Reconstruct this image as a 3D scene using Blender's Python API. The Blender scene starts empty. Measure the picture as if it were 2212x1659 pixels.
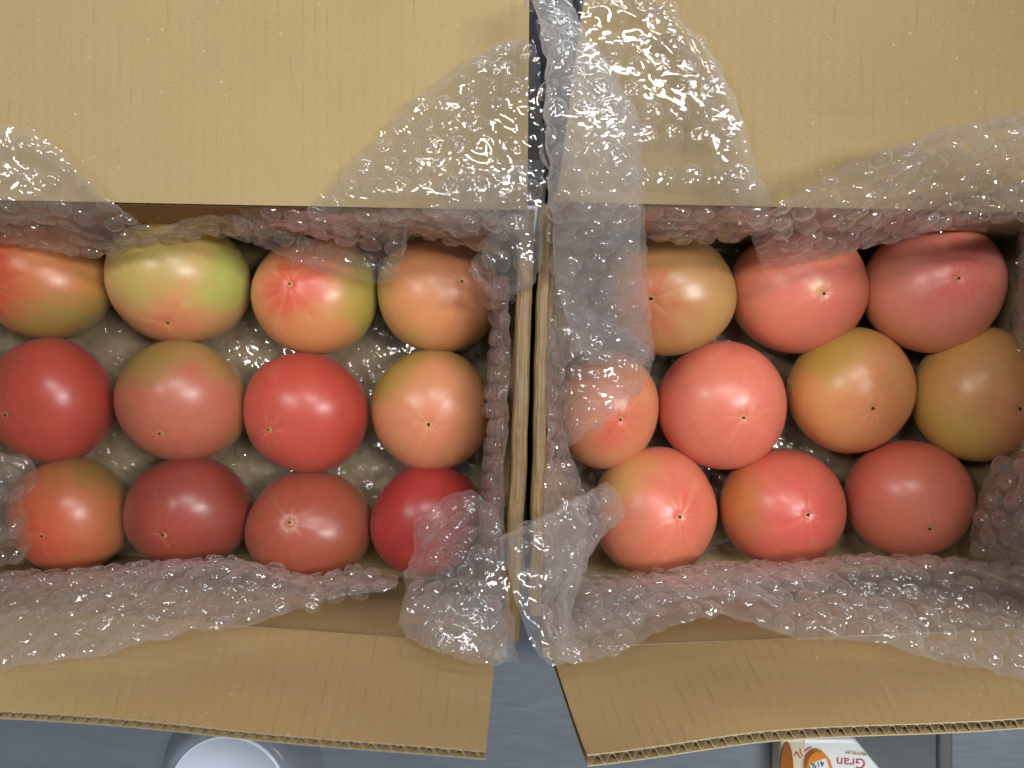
import bpy, bmesh, math, random
import numpy as np
from mathutils import Vector, Matrix, noise as mnoise

random.seed(7)
rng = np.random.default_rng(7)
scene = bpy.context.scene
C = scene.collection

# ------------------------------------------------------------------ camera
HC = 0.545                       # camera height above the counter (m)
TANH = 0.6758                    # tan of half the horizontal field of view
K = TANH / 1106.0
cam = bpy.data.cameras.new("camera")
cam.sensor_width = 36.0
cam.lens = 18.0 / TANH
cam.clip_start = 0.01
cam.clip_end = 50.0
cam.dof.use_dof = True
cam.dof.focus_distance = 0.41
cam.dof.aperture_fstop = 11.0
cam_o = bpy.data.objects.new("camera", cam)
C.objects.link(cam_o)
cam_o.location = (0, 0, HC)
cam_o.rotation_euler = (0, 0, 0)
scene.camera = cam_o

# ------------------------------------------------------------------ room light
w = bpy.data.worlds.new("World")
scene.world = w
w.use_nodes = True
w.node_tree.nodes["Background"].inputs[0].default_value = (0.86, 0.93, 1.0, 1)
w.node_tree.nodes["Background"].inputs[1].default_value = 0.13


def lamp(name, loc, target, sx, sy, power, col):
    l = bpy.data.lights.new(name, 'AREA')
    l.shape = 'RECTANGLE'
    l.size = sx
    l.size_y = sy
    l.energy = power
    l.color = col
    o = bpy.data.objects.new(name, l)
    C.objects.link(o)
    o.location = loc
    d = Vector(target) - Vector(loc)
    o.rotation_euler = d.to_track_quat('-Z', 'Y').to_euler()
    return o


lamp("ceiling_lamp", (0.62, 0.05, 1.25), (0.2, 0.0, 0.1), 0.09, 0.46, 9.5, (1.0, 0.98, 0.95))
lamp("ceiling_lamp", (0.12, 0.42, 1.30), (0.05, 0.05, 0.1), 0.50, 0.07, 4.5, (1.0, 0.98, 0.95))
lamp("ceiling_lamp", (-0.60, 0.30, 1.25), (-0.2, 0.05, 0.1), 0.08, 0.45, 3.9, (1.0, 0.98, 0.95))
lamp("added_glint_light", (0.15, 1.20, 0.52), (0.1, -0.1, 0.12), 1.00, 0.06, 3.6, (0.93, 0.97, 1.0))  # unseen low light, added for glints on the near wrap strips

scene.view_settings.view_transform = 'Standard'
scene.view_settings.look = 'None'
scene.view_settings.exposure = 0.10
scene.view_settings.gamma = 1.0
scene.render.engine = 'CYCLES'
cy = scene.cycles
cy.use_denoising = True
cy.denoiser = 'OPENIMAGEDENOISE'
cy.denoising_input_passes = 'RGB_ALBEDO_NORMAL'
cy.denoising_prefilter = 'ACCURATE'
cy.use_adaptive_sampling = True
cy.adaptive_threshold = 0.045
cy.adaptive_min_samples = 20
cy.max_bounces = 12
cy.diffuse_bounces = 3
cy.glossy_bounces = 3
cy.transmission_bounces = 6
cy.transparent_max_bounces = 24
cy.caustics_reflective = False
cy.caustics_refractive = False
cy.sample_clamp_indirect = 4.0


# ------------------------------------------------------------------ helpers
def P(px, py, z):
    """point of the place seen at (px,py) of the 2212x1659 view, at height z"""
    d = HC - z
    return Vector(((px - 1106.0) * K * d, (829.5 - py) * K * d, z))


def s2l(c):
    return tuple(((v / 255.0) / 12.92 if v / 255.0 <= 0.04045 else ((v / 255.0 + 0.055) / 1.055) ** 2.4) for v in c)


def rgba(c):
    return (*c, 1.0)


def mesh_obj(name, verts, faces, mat, parent=None, smooth=False, uv=None):
    me = bpy.data.meshes.new(name)
    me.from_pydata([tuple(v) for v in verts], [], faces)
    if smooth:
        me.polygons.foreach_set('use_smooth', [True] * len(me.polygons))
    if uv is not None:
        ul = me.uv_layers.new(name='UVMap')
        idx = np.zeros(len(me.loops), dtype=np.int32)
        me.loops.foreach_get('vertex_index', idx)
        ul.data.foreach_set('uv', np.asarray(uv, dtype=np.float32)[idx].ravel())
    if mat:
        me.materials.append(mat)
    me.update()
    o = bpy.data.objects.new(name, me)
    C.objects.link(o)
    if parent:
        o.parent = parent
    return o


def empty(name, loc=(0, 0, 0)):
    o = bpy.data.objects.new(name, None)
    o.empty_display_size = 0.02
    C.objects.link(o)
    o.location = loc
    return o


def tag(o, label=None, cat=None, group=None, kind=None):
    if label:
        o['label'] = label
    if cat:
        o['category'] = cat
    if group:
        o['group'] = group
    if kind:
        o['kind'] = kind
    return o


def keep_world(o, parent):
    """parent without moving (parent is an unrotated empty)"""
    o.parent = parent
    o.matrix_parent_inverse = Matrix.Translation(-Vector(parent.location))


# ------------------------------------------------------------------ materials
def newmat(name):
    m = bpy.data.materials.new(name)
    m.use_nodes = True
    nt = m.node_tree
    return m, nt, nt.nodes["Principled BSDF"]


def N(nt, t, **kw):
    n = nt.nodes.new(t)
    for k, v in kw.items():
        setattr(n, k, v)
    return n


def setin(nt, sock, v):
    if isinstance(v, bpy.types.NodeSocket):
        nt.links.new(v, sock)
    else:
        sock.default_value = v


def math_n(nt, op, a, b=None, c=None, clamp=False):
    n = N(nt, 'ShaderNodeMath', operation=op)
    n.use_clamp = clamp
    setin(nt, n.inputs[0], a)
    if b is not None:
        setin(nt, n.inputs[1], b)
    if c is not None:
        setin(nt, n.inputs[2], c)
    return n.outputs[0]


def mix_col(nt, fac, a, b, blend='MIX'):
    n = N(nt, 'ShaderNodeMix', data_type='RGBA', blend_type=blend)
    setin(nt, n.inputs[0], fac)
    setin(nt, n.inputs[6], a)
    setin(nt, n.inputs[7], b)
    return n.outputs[2]


def sstep(nt, v, lo, hi):
    n = N(nt, 'ShaderNodeMapRange', interpolation_type='SMOOTHSTEP')
    setin(nt, n.inputs[0], v)
    n.inputs[1].default_value = lo
    n.inputs[2].default_value = hi
    n.inputs[3].default_value = 0
    n.inputs[4].default_value = 1
    return n.outputs[0]


def noise_n(nt, vec, scale, detail=3, rough=0.5, w=None):
    n = N(nt, 'ShaderNodeTexNoise')
    if w is not None:
        n.noise_dimensions = '4D'
        n.inputs['W'].default_value = w
    setin(nt, n.inputs['Vector'], vec)
    n.inputs['Scale'].default_value = scale
    n.inputs['Detail'].default_value = detail
    n.inputs['Roughness'].default_value = rough
    return n.outputs[0]


def kraft(name, base, pitch=0.0066, line=0.50, thr=0.46):
    m, nt, b = newmat(name)
    uv = N(nt, 'ShaderNodeUVMap').outputs[0]
    sep = N(nt, 'ShaderNodeSeparateXYZ')
    nt.links.new(uv, sep.inputs[0])
    x, y = sep.outputs[0], sep.outputs[1]
    # broken dark lines where the paper sits on the flutes
    ph = math_n(nt, 'MULTIPLY', x, 2 * math.pi / pitch)
    wob = noise_n(nt, uv, 9.0, 2)
    ph = math_n(nt, 'MULTIPLY_ADD', wob, 2.2, ph)
    sn = math_n(nt, 'SINE', ph)
    peak = sstep(nt, sn, 0.93, 1.0)
    cmb = N(nt, 'ShaderNodeCombineXYZ')
    nt.links.new(math_n(nt, 'MULTIPLY', x, 330.0), cmb.inputs[0])
    nt.links.new(math_n(nt, 'MULTIPLY', y, 45.0), cmb.inputs[1])
    br = sstep(nt, noise_n(nt, cmb.outputs[0], 1.0, 2), thr, thr + 0.20)
    patch = sstep(nt, noise_n(nt, uv, 14.0, 2), 0.34, 0.60)
    lines = math_n(nt, 'MULTIPLY', math_n(nt, 'MULTIPLY', peak, br), patch)
    broad = math_n(nt, 'MULTIPLY_ADD', sn, 0.5, 0.5)
    # paper pulp
    cmb2 = N(nt, 'ShaderNodeCombineXYZ')
    nt.links.new(math_n(nt, 'MULTIPLY', x, 0.55), cmb2.inputs[0])
    nt.links.new(y, cmb2.inputs[1])
    pulp = noise_n(nt, cmb2.outputs[0], 900.0, 4, 0.65)
    mott = noise_n(nt, uv, 30.0, 4, 0.6)
    big = noise_n(nt, uv, 7.0, 2)
    v = N(nt, 'ShaderNodeTexVoronoi')
    nt.links.new(uv, v.inputs['Vector'])
    v.inputs['Scale'].default_value = 260.0
    spk = math_n(nt, 'MULTIPLY', math_n(nt, 'LESS_THAN', v.outputs['Distance'], 0.10),
                 sstep(nt, noise_n(nt, uv, 120.0, 1), 0.56, 0.68))
    v2 = N(nt, 'ShaderNodeTexVoronoi')
    nt.links.new(uv, v2.inputs['Vector'])
    v2.inputs['Scale'].default_value = 190.0
    spl = math_n(nt, 'MULTIPLY', math_n(nt, 'LESS_THAN', v2.outputs['Distance'], 0.10),
                 sstep(nt, noise_n(nt, uv, 70.0, 1), 0.57, 0.7))
    c = mix_col(nt, sstep(nt, pulp, 0.30, 0.72), rgba(tuple(k * 0.92 for k in base)), rgba(tuple(min(1, k * 1.06) for k in base)))
    c = mix_col(nt, math_n(nt, 'MULTIPLY', sstep(nt, mott, 0.35, 0.7), 0.22), c, rgba((base[0] * 0.86, base[1] * 0.83, base[2] * 0.78)))
    c = mix_col(nt, math_n(nt, 'MULTIPLY', sstep(nt, big, 0.4, 0.65), 0.26), c, rgba((base[0] * 1.10, base[1] * 1.1, base[2] * 1.1)))
    c = mix_col(nt, math_n(nt, 'MULTIPLY', broad, 0.05), c, rgba(tuple(k * 0.6 for k in base)))
    c = mix_col(nt, math_n(nt, 'MULTIPLY', lines, line), c, rgba((0.10, 0.07, 0.04)))
    c = mix_col(nt, math_n(nt, 'MULTIPLY', spk, 0.55), c, rgba((0.09, 0.06, 0.04)))
    c = mix_col(nt, math_n(nt, 'MULTIPLY', spl, 0.6), c, rgba((0.75, 0.66, 0.48)))
    nt.links.new(c, b.inputs['Base Color'])
    b.inputs['Roughness'].default_value = 0.62
    b.inputs['Specular IOR Level'].default_value = 0.35
    bp = N(nt, 'ShaderNodeBump')
    bp.inputs['Strength'].default_value = 0.35
    bp.inputs['Distance'].default_value = 0.0004
    h = math_n(nt, 'MULTIPLY_ADD', broad, 0.25, math_n(nt, 'MULTIPLY', pulp, 0.6))
    h = math_n(nt, 'SUBTRACT', h, math_n(nt, 'MULTIPLY', lines, 0.5))
    nt.links.new(h, bp.inputs['Height'])
    nt.links.new(bp.outputs[0], b.inputs['Normal'])
    return m


KRAFT = kraft("kraft_paper", s2l((172, 149, 105)), line=0.20)
KRAFT_NEAR = kraft("creased_flap_paper", s2l((172, 146, 102)), line=0.30, thr=0.42)
m, nt, b = newmat("creased_kraft")
uv = N(nt, 'ShaderNodeUVMap').outputs[0]
mp = N(nt, 'ShaderNodeMapping')
mp.inputs['Scale'].default_value = (18.0, 900.0, 1.0)
nt.links.new(uv, mp.inputs[0])
sk = noise_n(nt, mp.outputs[0], 1.0, 4, 0.6)
pulp = noise_n(nt, uv, 700.0, 3, 0.6)
c = mix_col(nt, sstep(nt, sk, 0.3, 0.7), rgba(s2l((104, 80, 46))), rgba(s2l((146, 118, 76))))
c = mix_col(nt, math_n(nt, 'MULTIPLY', pulp, 0.25), c, rgba(s2l((120, 96, 60))))
nt.links.new(c, b.inputs['Base Color'])
b.inputs['Roughness'].default_value = 0.5
bp = N(nt, 'ShaderNodeBump')
bp.inputs['Strength'].default_value = 0.5
bp.inputs['Distance'].default_value = 0.0005
nt.links.new(sk, bp.inputs['Height'])
nt.links.new(bp.outputs[0], b.inputs['Normal'])
CREASE = m
m, nt, b = newmat("raw_paper_edge")
tc = N(nt, 'ShaderNodeTexCoord').outputs['Object']
pe = noise_n(nt, tc, 700.0, 3)
nt.links.new(mix_col(nt, pe, rgba(s2l((176, 158, 122))), rgba(s2l((222, 208, 176)))), b.inputs['Base Color'])
b.inputs['Roughness'].default_value = 0.8
RAW = m
m, nt, b = newmat("flute_paper")
tc = N(nt, 'ShaderNodeTexCoord').outputs['Object']
pe = noise_n(nt, tc, 500.0, 3)
nt.links.new(mix_col(nt, pe, rgba(s2l((150, 130, 100))), rgba(s2l((190, 172, 138)))), b.inputs['Base Color'])
b.inputs['Roughness'].default_value = 0.85
FLUTE = m


def film_mat(name, haze, bump_scale, bump_str, rough, dist):
    """clear polyethylene film: mostly see-through, mirror glints, a little milkiness"""
    m = bpy.data.materials.new(name)
    m.use_nodes = True
    nt = m.node_tree
    nt.nodes.remove(nt.nodes["Principled BSDF"])
    out = nt.nodes["Material Output"]
    tcn = N(nt, 'ShaderNodeTexCoord')
    geo = N(nt, 'ShaderNodeNewGeometry')
    pos = geo.outputs['Position']
    n1 = noise_n(nt, pos, bump_scale, 0, 0.5)
    ridge = math_n(nt, 'ABSOLUTE', math_n(nt, 'SUBTRACT', n1, 0.5))
    n2 = noise_n(nt, pos, bump_scale * 0.37, 0, 0.5)
    ridge2 = math_n(nt, 'ABSOLUTE', math_n(nt, 'SUBTRACT', n2, 0.5))
    hgt = math_n(nt, 'MULTIPLY_ADD', ridge2, 0.9, ridge)
    bp = N(nt, 'ShaderNodeBump')
    bp.inputs['Strength'].default_value = bump_str
    bp.inputs['Distance'].default_value = dist
    gate = sstep(nt, noise_n(nt, pos, 45.0, 1, 0.5), 0.36, 0.62)
    hgt = math_n(nt, 'MULTIPLY', hgt, math_n(nt, 'MULTIPLY_ADD', gate, 0.8, 0.2))
    nt.links.new(hgt, bp.inputs['Height'])
    tr = N(nt, 'ShaderNodeBsdfTransparent')
    tr.inputs[0].default_value = (0.985, 0.985, 0.988, 1)
    gl = N(nt, 'ShaderNodeBsdfGlossy')
    gl.inputs['Color'].default_value = (1, 1, 1, 1)
    gl.inputs['Roughness'].default_value = rough
    nt.links.new(bp.outputs[0], gl.inputs['Normal'])
    df = N(nt, 'ShaderNodeBsdfDiffuse')
    df.inputs[0].default_value = (0.86, 0.86, 0.88, 1)
    tl = N(nt, 'ShaderNodeBsdfTranslucent')
    tl.inputs[0].default_value = (0.86, 0.86, 0.88, 1)
    hz = N(nt, 'ShaderNodeMixShader')
    hz.inputs[0].default_value = 0.55
    nt.links.new(df.outputs[0], hz.inputs[1])
    nt.links.new(tl.outputs[0], hz.inputs[2])
    lw = N(nt, 'ShaderNodeLayerWeight')
    lw.inputs[0].default_value = 0.5
    fac = math_n(nt, 'POWER', lw.outputs['Facing'], 2.6)
    hfac = math_n(nt, 'MULTIPLY_ADD', fac, 0.80, haze, clamp=True)
    s1 = N(nt, 'ShaderNodeMixShader')
    nt.links.new(hfac, s1.inputs[0])
    nt.links.new(tr.outputs[0], s1.inputs[1])
    nt.links.new(hz.outputs[0], s1.inputs[2])
    lw2 = N(nt, 'ShaderNodeLayerWeight')
    lw2.inputs[0].default_value = 0.5
    nt.links.new(bp.outputs[0], lw2.inputs['Normal'])
    f5 = math_n(nt, 'POWER', lw2.outputs['Facing'], 5.0)
    s2 = N(nt, 'ShaderNodeMixShader')
    nt.links.new(math_n(nt, 'MULTIPLY_ADD', f5, 0.6, 0.09, clamp=True), s2.inputs[0])
    nt.links.new(s1.outputs[0], s2.inputs[1])
    nt.links.new(gl.outputs[0], s2.inputs[2])
    nt.links.new(s2.outputs[0], out.inputs['Surface'])
    return m


FILM = film_mat("clear_film", 0.075, 190.0, 0.9, 0.06, 0.0009)
MILKY = film_mat("milky_film", 0.20, 200.0, 0.9, 0.07, 0.0018)
CLOUDY = film_mat("cloudy_film", 0.15, 200.0, 0.9, 0.06, 0.0018)
DOME = film_mat("bubble_film", 0.06, 290.0, 0.9, 0.05, 0.0022)

# stainless counter
m, nt, b = newmat("brushed_steel")
tc = N(nt, 'ShaderNodeTexCoord').outputs['Object']
mp = N(nt, 'ShaderNodeMapping')
mp.inputs['Scale'].default_value = (40.0, 300.0, 1.0)
mp.inputs['Rotation'].default_value = (0, 0, 1.1)
nt.links.new(tc, mp.inputs[0])
br = noise_n(nt, mp.outputs[0], 1.0, 4, 0.6)
blot = noise_n(nt, tc, 16.0, 4, 0.6)
nt.links.new(mix_col(nt, blot, rgba((0.48, 0.53, 0.61)), rgba((0.60, 0.66, 0.75))), b.inputs['Base Color'])
b.inputs['Metallic'].default_value = 0.9
nt.links.new(math_n(nt, 'MULTIPLY_ADD', br, 0.16, 0.26), b.inputs['Roughness'])
bp = N(nt, 'ShaderNodeBump')
bp.inputs['Strength'].default_value = 0.05
bp.inputs['Distance'].default_value = 0.0004
nt.links.new(br, bp.inputs['Height'])
nt.links.new(bp.outputs[0], b.inputs['Normal'])
STEEL = m


def plain(name, col, rough=0.5, metal=0.0, var=0.12, scale=60.0):
    m, nt, b = newmat(name)
    tc = N(nt, 'ShaderNodeTexCoord').outputs['Object']
    n = noise_n(nt, tc, scale, 4, 0.6)
    nt.links.new(mix_col(nt, n, rgba(tuple(k * (1 - var) for k in col)), rgba(tuple(min(1, k * (1 + var)) for k in col))), b.inputs['Base Color'])
    b.inputs['Roughness'].default_value = rough
    b.inputs['Metallic'].default_value = metal
    return m


SLATE = plain("dark_slate_coating", s2l((92, 98, 102)), 0.55, 0.0, 0.18, 120.0)
CHROME = plain("steel_trim", (0.30, 0.30, 0.31), 0.35, 0.8)
CWHITE = plain("coated_white_board", s2l((226, 234, 238)), 0.35, 0, 0.02)
CCREAM = plain("coated_cream_board", s2l((214, 204, 178)), 0.4, 0, 0.04)
ORANGE = plain("orange_print", s2l((214, 132, 40)), 0.35, 0, 0.15, 90)
BROWN = plain("brown_print", s2l((150, 88, 30)), 0.4, 0, 0.1)
RED = plain("red_print", s2l((176, 38, 36)), 0.4)
NAVY = plain("navy_print", s2l((28, 34, 60)), 0.4)
GOLD = plain("gold_print", s2l((176, 148, 84)), 0.4)
DARKNAVY = plain("navy_filler", (0.010, 0.012, 0.022), 0.8, 0, 0.3, 200)  # for the added dark filler between the far flaps
SCAR = plain("dry_scar", s2l((58, 46, 24)), 0.8, 0, 0.3, 900)
m, nt, b = newmat("frosted_plastic")
b.inputs['Base Color'].default_value = (0.76, 0.84, 1.0, 1)
b.inputs['Roughness'].default_value = 0.2
b.inputs['Transmission Weight'].default_value = 0.75
b.inputs['IOR'].default_value = 1.2
PLASTIC = m
m, nt, b = newmat("frosted_plastic_rim")
b.inputs['Base Color'].default_value = (0.72, 0.80, 0.96, 1)
b.inputs['Roughness'].default_value = 0.25
PRIM = m

# ------------------------------------------------------------------ the counter
bm_v = [(-1.6, -1.4, 0), (1.6, -1.4, 0), (1.6, 1.4, 0), (-1.6, 1.4, 0)]
counter = mesh_obj("counter", bm_v, [(0, 1, 2, 3)], STEEL)
tag(counter, kind='structure')


def slab(name, pts, z0, z1, mat, parent=None, bevel=0.0):
    """prism over a plan polygon"""
    bm = bmesh.new()
    vs = [bm.verts.new((p[0], p[1], z0)) for p in pts]
    f = bm.faces.new(vs)
    if f.normal.z > 0 or True:
        bm.normal_update()
        if f.normal.z > 0:
            f.normal_flip()
    r = bmesh.ops.extrude_face_region(bm, geom=[f])
    for g in r['geom']:
        if isinstance(g, bmesh.types.BMVert):
            g.co.z = z1
    bmesh.ops.recalc_face_normals(bm, faces=bm.faces)
    if bevel:
        es = [e for e in bm.edges if e.calc_face_angle(0) > 0.6]
        bmesh.ops.bevel(bm, geom=es, offset=bevel, segments=2, affect='EDGES', profile=0.5)
    me = bpy.data.meshes.new(name)
    bm.to_mesh(me)
    bm.free()
    me.materials.append(mat)
    o = bpy.data.objects.new(name, me)
    C.objects.link(o)
    if parent:
        keep_world(o, parent)
    return o


# ------------------------------------------------------------------ corrugated boxes
TB = 0.0050          # board thickness
LN = 0.00038         # liner thickness
PITCH = 0.0066


def board(name, a, b, c, d, out, parent, flutes=True, bow=0.0, wob=0.0, nv=10, paper=None):
    """corrugated panel: hinge a->b, free edge d->c (a-d and b-c are its sides);
       its inner paper lies on the quad, the board's thickness grows towards 'out'"""
    a, b, c, d = map(Vector, (a, b, c, d))
    W = ((b - a).length + (c - d).length) / 2
    H = ((d - a).length + (c - b).length) / 2
    n = (b - a).cross(d - a).normalized()
    if n.dot(Vector(out)) < 0:
        n = -n

    NU = 40
    tab = [[bow * math.sin(math.pi * i / NU) * j / nv + (wob * mnoise.noise(Vector((i / NU * 3.1, j / nv * 1.7, W * 9))) if wob else 0.0)
            for i in range(NU + 1)] for j in range(nv + 1)]

    def pos(u, v, t):
        p = a * (1 - u) * (1 - v) + b * u * (1 - v) + c * u * v + d * (1 - u) * v
        i = min(int(u * NU), NU - 1)
        j = min(int(v * nv + 1e-6), nv - 1)
        f, g = u * NU - i, v * nv - j
        off = (tab[j][i] * (1 - f) + tab[j][i + 1] * f) * (1 - g) + (tab[j + 1][i] * (1 - f) + tab[j + 1][i + 1] * f) * g
        return p + n * (t + off)

    def layer(nm, t0, t1, mat, par):
        nu = 40
        vs, uv, fs = [], [], []
        for t in (t0, t1):
            for j in range(nv + 1):
                for i in range(nu + 1):
                    vs.append(pos(i / nu, j / nv, t))
                    uv.append((i / nu * W, j / nv * H))
        S = (nu + 1) * (nv + 1)
        idx = lambda s, j, i: s * S + j * (nu + 1) + i
        for j in range(nv):
            for i in range(nu):
                fs.append((idx(0, j, i), idx(0, j + 1, i), idx(0, j + 1, i + 1), idx(0, j, i + 1)))
                fs.append((idx(1, j, i), idx(1, j, i + 1), idx(1, j + 1, i + 1), idx(1, j + 1, i)))
        nmain = len(fs)
        for i in range(nu):
            fs.append((idx(0, nv, i), idx(1, nv, i), idx(1, nv, i + 1), idx(0, nv, i + 1)))
            fs.append((idx(0, 0, i), idx(0, 0, i + 1), idx(1, 0, i + 1), idx(1, 0, i)))
        for j in range(nv):
            fs.append((idx(0, j, 0), idx(1, j, 0), idx(1, j + 1, 0), idx(0, j + 1, 0)))
            fs.append((idx(0, j, nu), idx(0, j + 1, nu), idx(1, j + 1, nu), idx(1, j, nu)))
        o = mesh_obj(nm, vs, fs, mat, None, False, uv)
        o.data.materials.append(RAW)
        mi = [0] * nmain + [1] * (len(fs) - nmain)
        o.data.polygons.foreach_set('material_index', mi)
        keep_world(o, parent) if par is None else setattr(o, 'parent', par)
        if par is not None:
            o.matrix_parent_inverse = par.matrix_parent_inverse.inverted() if False else Matrix.Identity(4)
        return o

    if not flutes:
        return layer(name, 0, TB, KRAFT, None)
    inner = layer(name, 0, LN, paper or KRAFT, None)
    layer("outer_liner", TB - LN, TB, KRAFT, inner)
    nfl = max(2, round(W / PITCH))
    per = 12
    nu = nfl * per
    vs, uv, fs = [], [], []
    hw = 0.00014
    ph0 = random.random() * 6
    wz = random.random() * 50
    NR = nv + 1
    for side in (-1, 1):
        for j in range(NR):
            for i in range(nu + 1):
                u = i / nu
                s = math.sin(2 * math.pi * i / per + ph0 + 0.7 * mnoise.noise(Vector((u * nfl * 0.45, wz, 0)))) * (0.94 + 0.06 * mnoise.noise(Vector((u * nfl * 0.8, wz, 7))))
                s = math.copysign(abs(s) ** 0.8, s)
                t = TB / 2 + s * (TB / 2 - LN - hw - 0.00008) + side * hw
                v = j / nv if j < nv else 0.998
                vs.append(pos(u, v, t))
                uv.append((u * W, v * H))
    S = NR * (nu + 1)
    for j in range(NR - 1):
        for i in range(nu):
            q = j * (nu + 1) + i
            fs.append((q, q + 1, q + nu + 2, q + nu + 1))
            fs.append((S + q, S + q + nu + 1, S + q + nu + 2, S + q + 1))
    for i in range(nu):
        q = (NR - 1) * (nu + 1) + i
        fs.append((q, q + 1, S + q + 1, S + q))
    f = mesh_obj("corrugation", vs, fs, FLUTE, inner, False, uv)
    return inner


def side_fold(name, p0, p1, width, drop_in, drop_out, wall_sign, parent):
    """side flap folded right over the wall: rounded crest running p0->p1, legs hanging on both sides"""
    p0, p1 = Vector(p0), Vector(p1)
    ax = (p1 - p0)
    L = ax.length
    ax.normalize()
    xr = Vector((ax.y, -ax.x, 0)).normalized()
    if xr.x < 0:
        xr = -xr
    prof = []
    hw = width / 2
    # outside contour from the inner leg's foot over the crest to the outer leg's foot
    li = drop_in if wall_sign > 0 else drop_out
    ri = drop_out if wall_sign > 0 else drop_in
    prof.append((-hw, -li))
    prof.append((-hw, -0.004))
    for k in range(13):
        a = math.pi * (1 - k / 12)
        prof.append((hw * math.copysign(abs(math.cos(a)) ** 0.62, math.cos(a)), -0.0022 + 0.0030 * abs(math.sin(a)) ** 0.8))
    prof.append((hw, -0.004))
    prof.append((hw, -ri))
    prof.append((hw - TB, -ri))
    prof.append((hw - TB, -0.005))
    prof.append((-hw + TB, -0.005))
    prof.append((-hw + TB, -li))
    nseg = 60
    vs, uv, fs = [], [], []
    arc = [0]
    for k in range(1, len(prof)):
        arc.append(arc[-1] + math.dist(prof[k], prof[k - 1]))
    for j in range(nseg + 1):
        t = j / nseg
        base = p0.lerp(p1, t)
        wv = 0.0009 * mnoise.noise(Vector((t * 9, width * 400, 3)))
        for k, (x, z) in enumerate(prof):
            dz = 0.0004 * mnoise.noise(Vector((t * 30, k * 0.7, 1.3)))
            vs.append(base + xr * (x + wv) + Vector((0, 0, z + dz)))
            uv.append((t * L, arc[k]))
    M = len(prof)
    for j in range(nseg):
        for k in range(M):
            k2 = (k + 1) % M
            fs.append((j * M + k, j * M + k2, (j + 1) * M + k2, (j + 1) * M + k))
    fs.append(tuple(range(M)))
    fs.append(tuple(reversed(range(nseg * M, nseg * M + M))))
    o = mesh_obj(name, vs, fs, CREASE, None, False, uv)
    keep_world(o, parent)
    return o


RIM = 0.135
FLOOR = 0.006


def low(v, z=0.002):
    return Vector((v.x, v.y, z))


# left carton -------------------------------------------------------
boxL = empty("cardboard_box", (-0.20, 0.0, 0.0))
tag(boxL, "open kraft cardboard box on the left with twelve tomatoes, three rows of four", "box", "open cardboard boxes of tomatoes")
L_tl, L_tr = P(-330, 424, RIM), P(1132, 450, RIM)
L_bl, L_br = P(-330, 1290, RIM), P(1096, 1402, RIM)
board("wall", low(L_tl), low(L_tr), L_tr, L_tl, (0, 1, 0), boxL, flutes=False)
board("wall", low(L_bl), low(L_br), L_br, L_bl, (0, -1, 0), boxL, flutes=False)
board("wall", low(L_tl), low(L_bl), L_bl, L_tl, (-1, 0, 0), boxL, flutes=False)
board("floor_panel", low(L_tl, .0056), low(L_tr, .0056), low(L_br, .0056), low(L_bl, .0056), (0, 0, -1), boxL, flutes=False)
# far flap lies open, near flap stands up
board("flap", P(-330, 426, .1385), P(1139, 455, .1385), P(1144, -75, .141), P(-330, -75, .138), (0, 0, -1), boxL, bow=0.001, wob=0.0015)
board("flap", P(-330, 1284, .1385), P(1071, 1392, .1385), P(1050, 1626, .240), P(-330, 1517, .196), (0, -1, 0), boxL, bow=-0.002, wob=0.003, paper=KRAFT_NEAR)
side_fold("side_flap", P(1140, 452, RIM), P(1105, 1384, RIM), 0.0088, 0.128, 0.112, 1, boxL)
board("flap", P(-333, 426, .1385), P(-333, 1290, .1385), P(-360, 1290, .245), P(-360, 426, .245), (-1, 0, 0), boxL)

# right carton ------------------------------------------------------
boxR = empty("cardboard_box", (0.22, 0.0, 0.0))
tag(boxR, "open kraft cardboard box on the right with ten tomatoes in staggered rows", "box", "open cardboard boxes of tomatoes")
R_tl, R_tr = P(1196, 434, RIM), P(2370, 462, RIM)
R_bl, R_br = P(1172, 1400, RIM), P(2370, 1352, RIM)
board("wall", low(R_tl), low(R_tr), R_tr, R_tl, (0, 1, 0), boxR, flutes=False)
board("wall", low(R_bl), low(R_br), R_br, R_bl, (0, -1, 0), boxR, flutes=False)
board("wall", low(R_tr), low(R_br), R_br, R_tr, (1, 0, 0), boxR, flutes=False)
board("floor_panel", low(R_tl, .0056), low(R_tr, .0056), low(R_br, .0056), low(R_bl, .0056), (0, 0, -1), boxR, flutes=False)
board("flap", P(1202, 436, .1385), P(2370, 462, .1385), P(2400, -105, .222), P(1272, -80, .158), (0, 0, -1), boxR, bow=-0.004, wob=0.003)
board("flap", P(1188, 1400, .1385), P(2370, 1352, .1385), P(2400, 1542, .200), P(1268, 1630, .236), (0, -1, 0), boxR, bow=-0.004, wob=0.003, paper=KRAFT_NEAR)
side_fold("side_flap", P(1178, 440, RIM), P(1156, 1330, RIM), 0.0074, 0.128, 0.112, -1, boxR)
board("flap", P(2372, 462, .1385), P(2372, 1352, .1385), P(2440, 1352, .235), P(2440, 462, .235), (1, 0, 0), boxR)

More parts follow.
